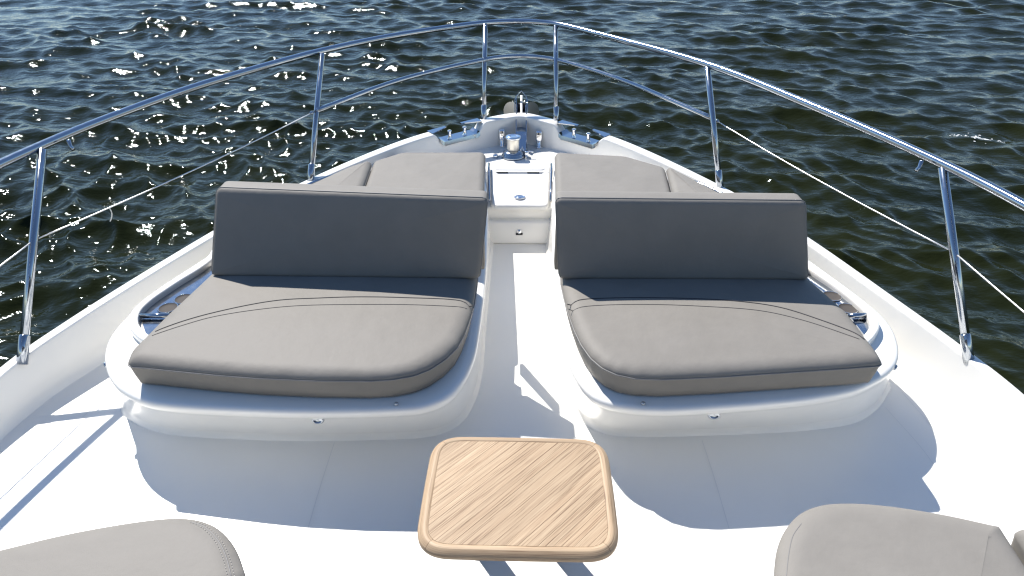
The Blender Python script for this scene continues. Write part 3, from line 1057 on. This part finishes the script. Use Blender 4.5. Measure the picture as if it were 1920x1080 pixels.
to = bulge(resample(ccw(round_poly(base_rect, 0.115, 12)), 200))
rot = Matrix.Rotation(R(-0.8), 3, 'Z')
to = [rot @ p + tc0 for p in to]
FW = 0.036       # frame width
prof = [(0.008, -0.034), (0.0, -0.030), (0.0, -0.018), (0.003, -0.012), (0.017, -0.0012), (0.020, 0.0), (FW - 0.003, 0.0), (FW, -0.002), (FW, -0.02)]
n_t = len(to)
lens = [0]
for a, b_ in zip(to, to[1:] + [to[0]]):
    lens.append(lens[-1] + (b_ - a).length)
prings = [[(q.x, q.y, TZ + z) for q in inset(to, d)] for d, z in prof]
# four frame pieces mitred at the corners: split where the outline is diagonal from the centre
ang = [math.atan2((p.y - tc0.y) / TD, (p.x - tc0.x) / TW) for p in to]
cuts = [min(range(n_t), key=lambda i: abs((ang[i] - a + math.pi) % (2 * math.pi) - math.pi)) for a in (-2.35, -0.78, 0.78, 2.35)]
for q in range(4):
    i0, i1 = cuts[q], cuts[(q + 1) % 4]
    idx = []
    i = i0
    while True:
        idx.append(i)
        if i == i1: break
        i = (i + 1) % n_t
    V, UV, F = [], [], []
    m = len(prof)
    for a, i in enumerate(idx):
        for k in range(m):
            v_ = Vector(prings[k][i])
            if a == 0: v_ = v_.lerp(Vector(prings[k][(i + 1) % n_t]), 0.06)
            if i == i1 and a > 0: v_ = v_.lerp(Vector(prings[k][(i - 1) % n_t]), 0.06)
            V.append(tuple(v_))
            UV.append(((lens[i] if i >= i0 else lens[i] + lens[-1]), prof[k][0] + prof[k][1] + q))
    for a in range(len(idx) - 1):
        for k in range(m):
            k2 = (k + 1) % m
            F.append((a * m + k, a * m + k2, (a + 1) * m + k2, (a + 1) * m + k))
    F.append(tuple(range(m)))
    F.append(tuple((len(idx) - 1) * m + k for k in range(m)))
    mesh('frame', V, F, TEAK, tab, sharp=45, uvs=UV)

# diagonal planks clipped to the opening
inner = inset(to, FW + 0.0006)
inner = [Vector((p.x, p.y, 0)) for p in inner]
DA = R(47)
du = Vector((math.cos(DA), math.sin(DA), 0))
dv = Vector((-math.sin(DA), math.cos(DA), 0))


def clip(poly, nrm, dist):
    out = []
    for i in range(len(poly)):
        a, b_ = poly[i], poly[(i + 1) % len(poly)]
        da, db = a.dot(nrm) - dist, b_.dot(nrm) - dist
        if da >= 0: out.append(a)
        if (da >= 0) != (db >= 0):
            out.append(a.lerp(b_, da / (da - db)))
    return out


vv = [p.dot(dv) for p in inner]
v0, v1 = min(vv), max(vv)
PWD = 0.029
k = 0
v = v0
while v < v1 - 0.004:
    w = PWD * random.uniform(0.6, 1.4)
    a, b_ = v + 0.0005, min(v + w, v1) - 0.0005
    poly = clip(clip(inner, dv, a), -dv, -b_)
    if len(poly) >= 3:
        zt_ = TZ - 0.0012 + random.uniform(-0.0004, 0.0004)
        top = [(p.x, p.y, zt_) for p in poly]
        bot = [(p.x, p.y, TZ - 0.018) for p in poly]
        m = len(poly)
        V = bot + top
        F = [tuple(m + i for i in range(m)), tuple(reversed(range(m)))] + [(i, (i + 1) % m, m + (i + 1) % m, m + i) for i in range(m)]
        UV = [(Vector(p[:2] + (0,)).dot(du), Vector(p[:2] + (0,)).dot(dv)) for p in V]
        mesh('plank', V, F, TEAK, tab, smooth=False, uvs=UV)
    v += w
# underside board, legs and feet
und = inset(to, 0.035)
V, F = loft([[(p.x, p.y, TZ - 0.036) for p in und], [(p.x, p.y, TZ - 0.022) for p in und]], True, True)
mesh('underside', V, F, GAP, tab, smooth=False)
for x in (-0.150, 0.150):
    V, F = lathe([(0.075, 0.0), (0.075, 0.006), (0.047, 0.012), (0.043, 0.02), (0.043, 0.40), (0.07, 0.408), (0.07, 0.4135)], (x, 1.80, 0.003), 28)
    mesh('leg', V, F, STEEL_DULL, tab, sharp=40)

foam_patch(*[(9.037,13.19,-2.2)][0][:2])

# ------------------------------------------------------------------ bow rail
rail = empty('bow_rail', (0, 5.6, 0.5), 'polished steel bow rail with raked posts around the foredeck', 'railing')
top_px = [(-2.526,3.119,1.084),(-2.463,3.367,1.093),(-2.365,3.682,1.104),(-2.097,4.296,1.127),(-1.761,4.839,1.147),(-1.468,5.238,1.161),(-0.965,5.733,1.179),(-0.298,6.153,1.195)]
top_px2 = [(0.302,6.119,1.193),(0.773,5.595,1.174),(1.319,4.882,1.148),(1.706,4.077,1.119),(2.05,3.192,1.087),(2.179,2.726,1.069)]
tp = [(-2.75, 0.2, 1.0), (-2.72, 1.6, 1.03), (-2.64, 2.5, 1.06)] + top_px + [(-0.14, 6.195, 1.197), (0.005, 6.205, 1.198), (0.15, 6.18, 1.197)] + top_px2 + [(2.25, 2.2, 1.05), (2.36, 1.3, 1.02), (2.40, 0.2, 1.0)]
tpc = catmull(tp, 12)
V, F = tube(tpc, 0.0225, 16)
mesh('top_rail', V, F, STEEL, rail)
mid_pts = [(-1.475,4.893,0.816),(-0.953,5.488,0.883),(-0.303,5.953,0.935)] + [(-0.15, 6.02, 0.943), (0.005, 6.047, 0.945), (0.155, 6.02, 0.943)] + [(0.304,5.957,0.935),(0.788,5.524,0.887),(1.369,4.778,0.803)]
V, F = tube(catmull(mid_pts, 12), 0.0175, 14)
mesh('middle_rail', V, F, STEEL, rail)

bases = [(-2.449,2.673,0.25),(-1.502,4.583,0.409),(-0.306,5.713,0.504),(0.311,5.683,0.501),(1.417,4.505,0.403),(2.224,2.732,0.255)]
tops = [(-2.447,3.336,1.087),(-1.459,5.183,1.154),(-0.297,6.136,1.189),(0.301,6.103,1.188),(1.303,4.874,1.143),(2.052,3.159,1.08)]
crosses = []
for i, (bp, tp_) in enumerate(zip(bases, tops)):
    bp, tp_ = Vector(bp), Vector(tp_)
    # keep the foot on the cap
    d = (tp_ - bp).normalized()
    V, F = tube([bp - d * 0.02, tp_ - d * 0.006], 0.0208, 16)
    st = mesh('stanchion', V, F, STEEL, rail)
    V, F = tube([bp - d * 0.035, bp + d * 0.105, bp + d * 0.112], [0.0262, 0.0245, 0.0212], 18)
    mesh('socket', V, F, STEEL, st)
    crosses.append(bp.lerp(tp_, 0.55))
# lifeline wires
aftL, aftR = Vector((-2.70, 1.2, 0.60)), Vector((2.38, 1.1, 0.60))
for a, b_ in ((Vector(mid_pts[0]), crosses[0]), (crosses[0], aftL), (Vector(mid_pts[-1]), crosses[5]), (crosses[5], aftR)):
    pts = [a.lerp(b_, k / 14) - Vector((0, 0, 0.018 * math.sin(math.pi * k / 14))) for k in range(15)]
    V, F = tube(pts, 0.0036, 8)
    mesh('lifeline_wire', V, F, WIRE, rail)
for a, b_ in ((Vector(mid_pts[0]), crosses[0]), (Vector(mid_pts[-1]), crosses[5])):
    d = (b_ - a).normalized()
    V, F = join(tube([a + d * 0.012, a + d * 0.075], 0.008, 10), tube([a + d * 0.045, a + d * 0.060], 0.012, 10))
    mesh('wire_fitting', V, F, STEEL, rail)
# little fender hooks under the top rail
for p in ([(-2.372,3.442,1.096)][0], [(1.976,3.211,1.087)][0]):
    p = Vector(p)
    V, F = tube([p + Vector((0, 0, 0.0)), p + Vector((0, 0, -0.035)), p + Vector((0.018 if p.x < 0 else -0.018, -0.012, -0.048))], 0.010, 8)
    mesh('hook', V, F, STEEL, rail)
# loose tail of twine on the port wire
a, b_ = Vector(mid_pts[0]), crosses[0]
q = a.lerp(b_, 0.80) - Vector((0, 0, 0.010))
V, F = tube(catmull([q, q + Vector((0.004, 0, -0.03)), q + Vector((-0.006, 0, -0.06)), q + Vector((-0.022, 0, -0.085))], 5), 0.003, 6)
mesh('twine_tail', V, F, WIRE, rail)

# ------------------------------------------------------------------ bow fittings
# windlass
WL = Vector((-0.052, 5.40, 0.281))
wind = empty('windlass', WL, 'chrome anchor windlass with pale ribbed drum on the anchor deck', 'windlass')
V, F = lathe([(0.098, 0), (0.098, 0.012), (0.090, 0.020), (0.086, 0.034), (0.080, 0.042), (0.060, 0.052), (0.040, 0.056)], WL, 40)
mesh('base', V, F, STEEL, wind)
prof = [(0.036, 0.052), (0.045, 0.060), (0.050, 0.072), (0.050, 0.150), (0.056, 0.157)]
V, F = [], []
segs = 64
for r_, z in prof:
    for k in range(segs):
        rr_ = r_ * (1 + (0.012 if (k // 2) % 2 else -0.012) * (1 if 0.07 < z < 0.158 else 0))
        a = 2 * math.pi * k / segs
        V.append((WL.x + rr_ * math.cos(a), WL.y + rr_ * math.sin(a), WL.z + z))
for i in range(len(prof) - 1):
    for k in range(segs):
        F.append((i * segs + k, i * segs + (k + 1) % segs, (i + 1) * segs + (k + 1) % segs, (i + 1) * segs + k))
mesh('drum', V, F, new_mat('nickel_drum', (0.78, 0.74, 0.66), 0.38, metal=0.75), wind, sharp=30)
V, F = lathe([(0.058, 0.155), (0.064, 0.160), (0.064, 0.170), (0.058, 0.176), (0.034, 0.178), (0.030, 0.174), (0.014, 0.174)], WL, 40)
mesh('cap', V, F, CHROME, wind)
V, F = lathe([(0.022, 0), (0.022, 0.02), (0.014, 0.026)], WL + Vector((-0.145, -0.02, 0)), 18)
mesh('foot_switch', V, F, CHROME, wind)

# anchor roller channel and chain
ar = empty('anchor_roller', (0.014, 5.62, 0.281), 'stainless anchor roller channel running out over the bow', 'roller')
V, F = join(box(-0.030, 0.058, 5.45, 6.02, 0.300, 0.308), box(-0.032, -0.026, 5.50, 6.03, 0.300, 0.385), box(0.054, 0.060, 5.50, 6.03, 0.300, 0.385))
V = [(x, y, z + max(0, y - 5.62) * 0.55) for x, y, z in V]
mesh('channel', V, F, STEEL, ar, smooth=False)
V, F = lathe([(0.034, -0.036), (0.026, -0.012), (0.026, 0.012), (0.034, 0.036)], (0, 0, 0), 20)
V = [(0.014 + z, 5.98 + x, 0.53 + y) for x, y, z in V]
mesh('roller_wheel', V, F, RUBBER, ar)
hoop = [(-0.040, 5.90, 0.40), (-0.042, 5.94, 0.52), (-0.042, 5.98, 0.585), (-0.030, 6.0, 0.612), (0.014, 6.02, 0.655), (0.056, 6.0, 0.612), (0.068, 5.98, 0.585), (0.068, 5.94, 0.52), (0.066, 5.90, 0.40)]
V, F = tube(hoop, 0.0045, 8)
mesh('hoop', V, F, STEEL, ar)

anchor = empty('anchor', (0.014, 6.0, 0.40), 'steel plough anchor stowed in the bow roller with both flukes showing', 'anchor')
V, F = rbox([(0.006, 5.72, 0.365), (0.026, 5.72, 0.365), (0.026, 6.06, 0.54), (0.006, 6.06, 0.54), (0.006, 5.72, 0.395), (0.026, 5.72, 0.395), (0.026, 6.03, 0.615), (0.006, 6.03, 0.615)], 0.004, 2)
mesh('shank', V, F, new_mat('galvanised', (0.72, 0.70, 0.66), 0.45, metal=0.4), anchor)
for s in (-1, 1):
    pts = [(0.088 + 0.070 * math.cos(t_) - 0.01 * math.sin(t_), 6.06 - 0.03 * math.sin(t_), 0.455 + 0.098 * math.sin(t_) + 0.02 * math.cos(t_)) for t_ in [2 * math.pi * k_ / 20 for k_ in range(20)]]
    a_ = [(0.014 + s * x, y, z) for x, y, z in pts]
    b2 = [(x, y + 0.012, z - 0.004) for x, y, z in a_]
    V, F = loft([a_, b2], True, True)
    mesh('fluke', V, F, STEEL_DULL, anchor, smooth=False)

# chain: alternating links from windlass to shank
chain = empty('anchor_chain', (0.03, 5.5, 0.3), 'bright steel anchor chain between windlass and anchor shank', 'chain')
cpath = resample(catmull([(0.012, 5.40, 0.335), (0.022, 5.46, 0.330), (0.020, 5.55, 0.322), (0.016, 5.66, 0.345), (0.016, 5.74, 0.38)], 10), 18, closed=False)
for i in range(len(cpath) - 1):
    a, b_ = cpath[i], cpath[i + 1]
    c = (a + b_) / 2
    d = (b_ - a).normalized()
    s = d.cross(Vector((0, 0, 1))).normalized() if i % 2 else d.cross(d.cross(Vector((0, 0, 1)))).normalized()
    L_ = 0.0165
    pts = [c + d * (math.cos(t) * L_) + s * (math.sin(t) * 0.0095) for t in [2 * math.pi * k / 14 for k in range(14)]]
    V, F = tube(pts, 0.0036, 6, closed=True)
    mesh('link', V, F, CHROME, chain)
V, F = rbox([(0.045, 5.36, 0.281), (0.075, 5.36, 0.281), (0.075, 5.42, 0.281), (0.045, 5.42, 0.281), (0.045, 5.36, 0.335), (0.075, 5.36, 0.335), (0.075, 5.42, 0.335), (0.045, 5.42, 0.335)], 0.005, 2)
o = mesh('chain_stopper', V, F, CHROME)
tag(o, 'small chrome chain stopper right of the windlass', 'chain stopper')
V, F = tube([(0.06, 5.385, 0.330), (0.085, 5.375, 0.335), (0.115, 5.37, 0.333)], 0.006, 8)
mesh('lever', V, F, CHROME, o)

# pop-up mooring bitts either side of the roller
for x, y, side in ((-0.150, 5.66, 'left'), (0.165, 5.62, 'right')):
    o = empty('mooring_bitt', (x, y, 0.281), 'upright chrome mooring bitt %s of the anchor roller' % side, 'bitt', 'mooring bitts on the anchor deck')
    V, F = lathe([(0.030, 0), (0.030, 0.006), (0.022, 0.012), (0.021, 0.06), (0.020, 0.062)], (x, y, 0.281), 20)
    mesh('foot', V, F, CHROME, o)
    V, F = rbox([(x - 0.026, y - 0.016, 0.337), (x + 0.026, y - 0.016, 0.337), (x + 0.026, y + 0.016, 0.337), (x - 0.026, y + 0.016, 0.337),
                 (x - 0.026, y - 0.004, 0.425), (x + 0.026, y - 0.004, 0.425), (x + 0.026, y + 0.024, 0.425), (x - 0.026, y + 0.024, 0.425)], 0.013, 4)
    mesh('head', V, F, CHROME, o)

# lids and marks on the anchor deck
for nm, pth in (('seam', [(0.128, 5.20), (0.128, 5.45)]), ('seam', [(-0.18, 5.20), (-0.165, 5.50), (-0.15, 5.53), (-0.11, 5.54)]), ('seam', [(0.25, 5.20), (0.25, 5.24)])):
    V, F = strip([(*p, 0) for p in pth], 0.004, 0.2825)
    mesh('deck_seam', V, F, SEAM, adeck, smooth=False)

# fairleads set in the gunwale
for side, x0, x1 in (('left', -0.715, -0.375), ('right', 0.375, 0.70)):
    ii = [i for i, p in enumerate(gun) if x0 <= p.x <= x1 and p.y > 4.6]
    mid = gun[ii[len(ii) // 2]]
    fr = empty('fairlead', (mid.x, mid.y, cap_z(mid.y) - 0.085), 'chrome roller fairlead let into the gunwale %s of the bow' % side, 'fairlead', 'chrome fairleads in the bow gunwale')
    V, F = [], []
    for i in ii:
        p, nn = gun[i], gun_normal(i)
        z = cap_z(p.y) - 0.085 * notch(p)
        w = interp([(2.5, 0.060), (4.5, 0.070), (5.7, 0.105)], p.y)
        for o_, h in ((-0.016, -0.012), (-0.014, 0.004), (w + 0.006, 0.004), (w + 0.014, -0.03)):
            q = p + nn * o_
            V.append((q.x, q.y, z + h))
    for a in range(len(ii) - 1):
        for k in range(3):
            F.append((a * 4 + k, a * 4 + k + 1, a * 4 + k + 5, a * 4 + k + 4))
    mesh('liner', V, F, STEEL, fr, sharp=40)
    for t_ in (0.30, 0.68):
        i = ii[int(len(ii) * t_)]
        p = gun[i] + gun_normal(i) * 0.066
        V, F = lathe([(0.020, 0), (0.020, 0.006), (0.015, 0.012), (0.0145, 0.060), (0.018, 0.066), (0.018, 0.073), (0.012, 0.077)], (p.x, p.y, cap_z(p.y) - 0.082), 18)
        mesh('roller', V, F, CHROME, fr)
    # horn plates closing over the ends of the opening
    for t0, t1 in ((0.0, 0.36), (0.66, 1.0)):
        sub_ = ii[int(len(ii) * t0):max(int(len(ii) * t1), 2)]
        sub_ = list(range(sub_[0] - 2, sub_[0])) + sub_ if t0 == 0 else sub_ + list(range(sub_[-1] + 1, sub_[-1] + 3))
        full_end = t0 == 0.0
        A, B = [], []
        for j, i in enumerate(sub_):
            f_ = j / (len(sub_) - 1)
            tip = f_ if full_end else 1 - f_
            p, nn = gun[i], gun_normal(i)
            q0 = p + nn * (-0.014)
            q1 = p + nn * (0.075 - 0.062 * tip)
            z = cap_z(p.y) + 0.003
            A += [(q0.x, q0.y, z), (q1.x, q1.y, z)]
            B += [(q0.x, q0.y, z - 0.008), (q1.x, q1.y, z - 0.008)]
        V, F = A + B, []
        m = len(A)
        for j in range(len(sub_) - 1):
            F += [(2 * j, 2 * j + 1, 2 * j + 3, 2 * j + 2), (m + 2 * j, m + 2 * j + 2, m + 2 * j + 3, m + 2 * j + 1),
                  (2 * j, 2 * j + 2, m + 2 * j + 2, m + 2 * j), (2 * j + 1, m + 2 * j + 1, m + 2 * j + 3, 2 * j + 3)]
        mesh('horn', V, F, STEEL, fr, smooth=False)
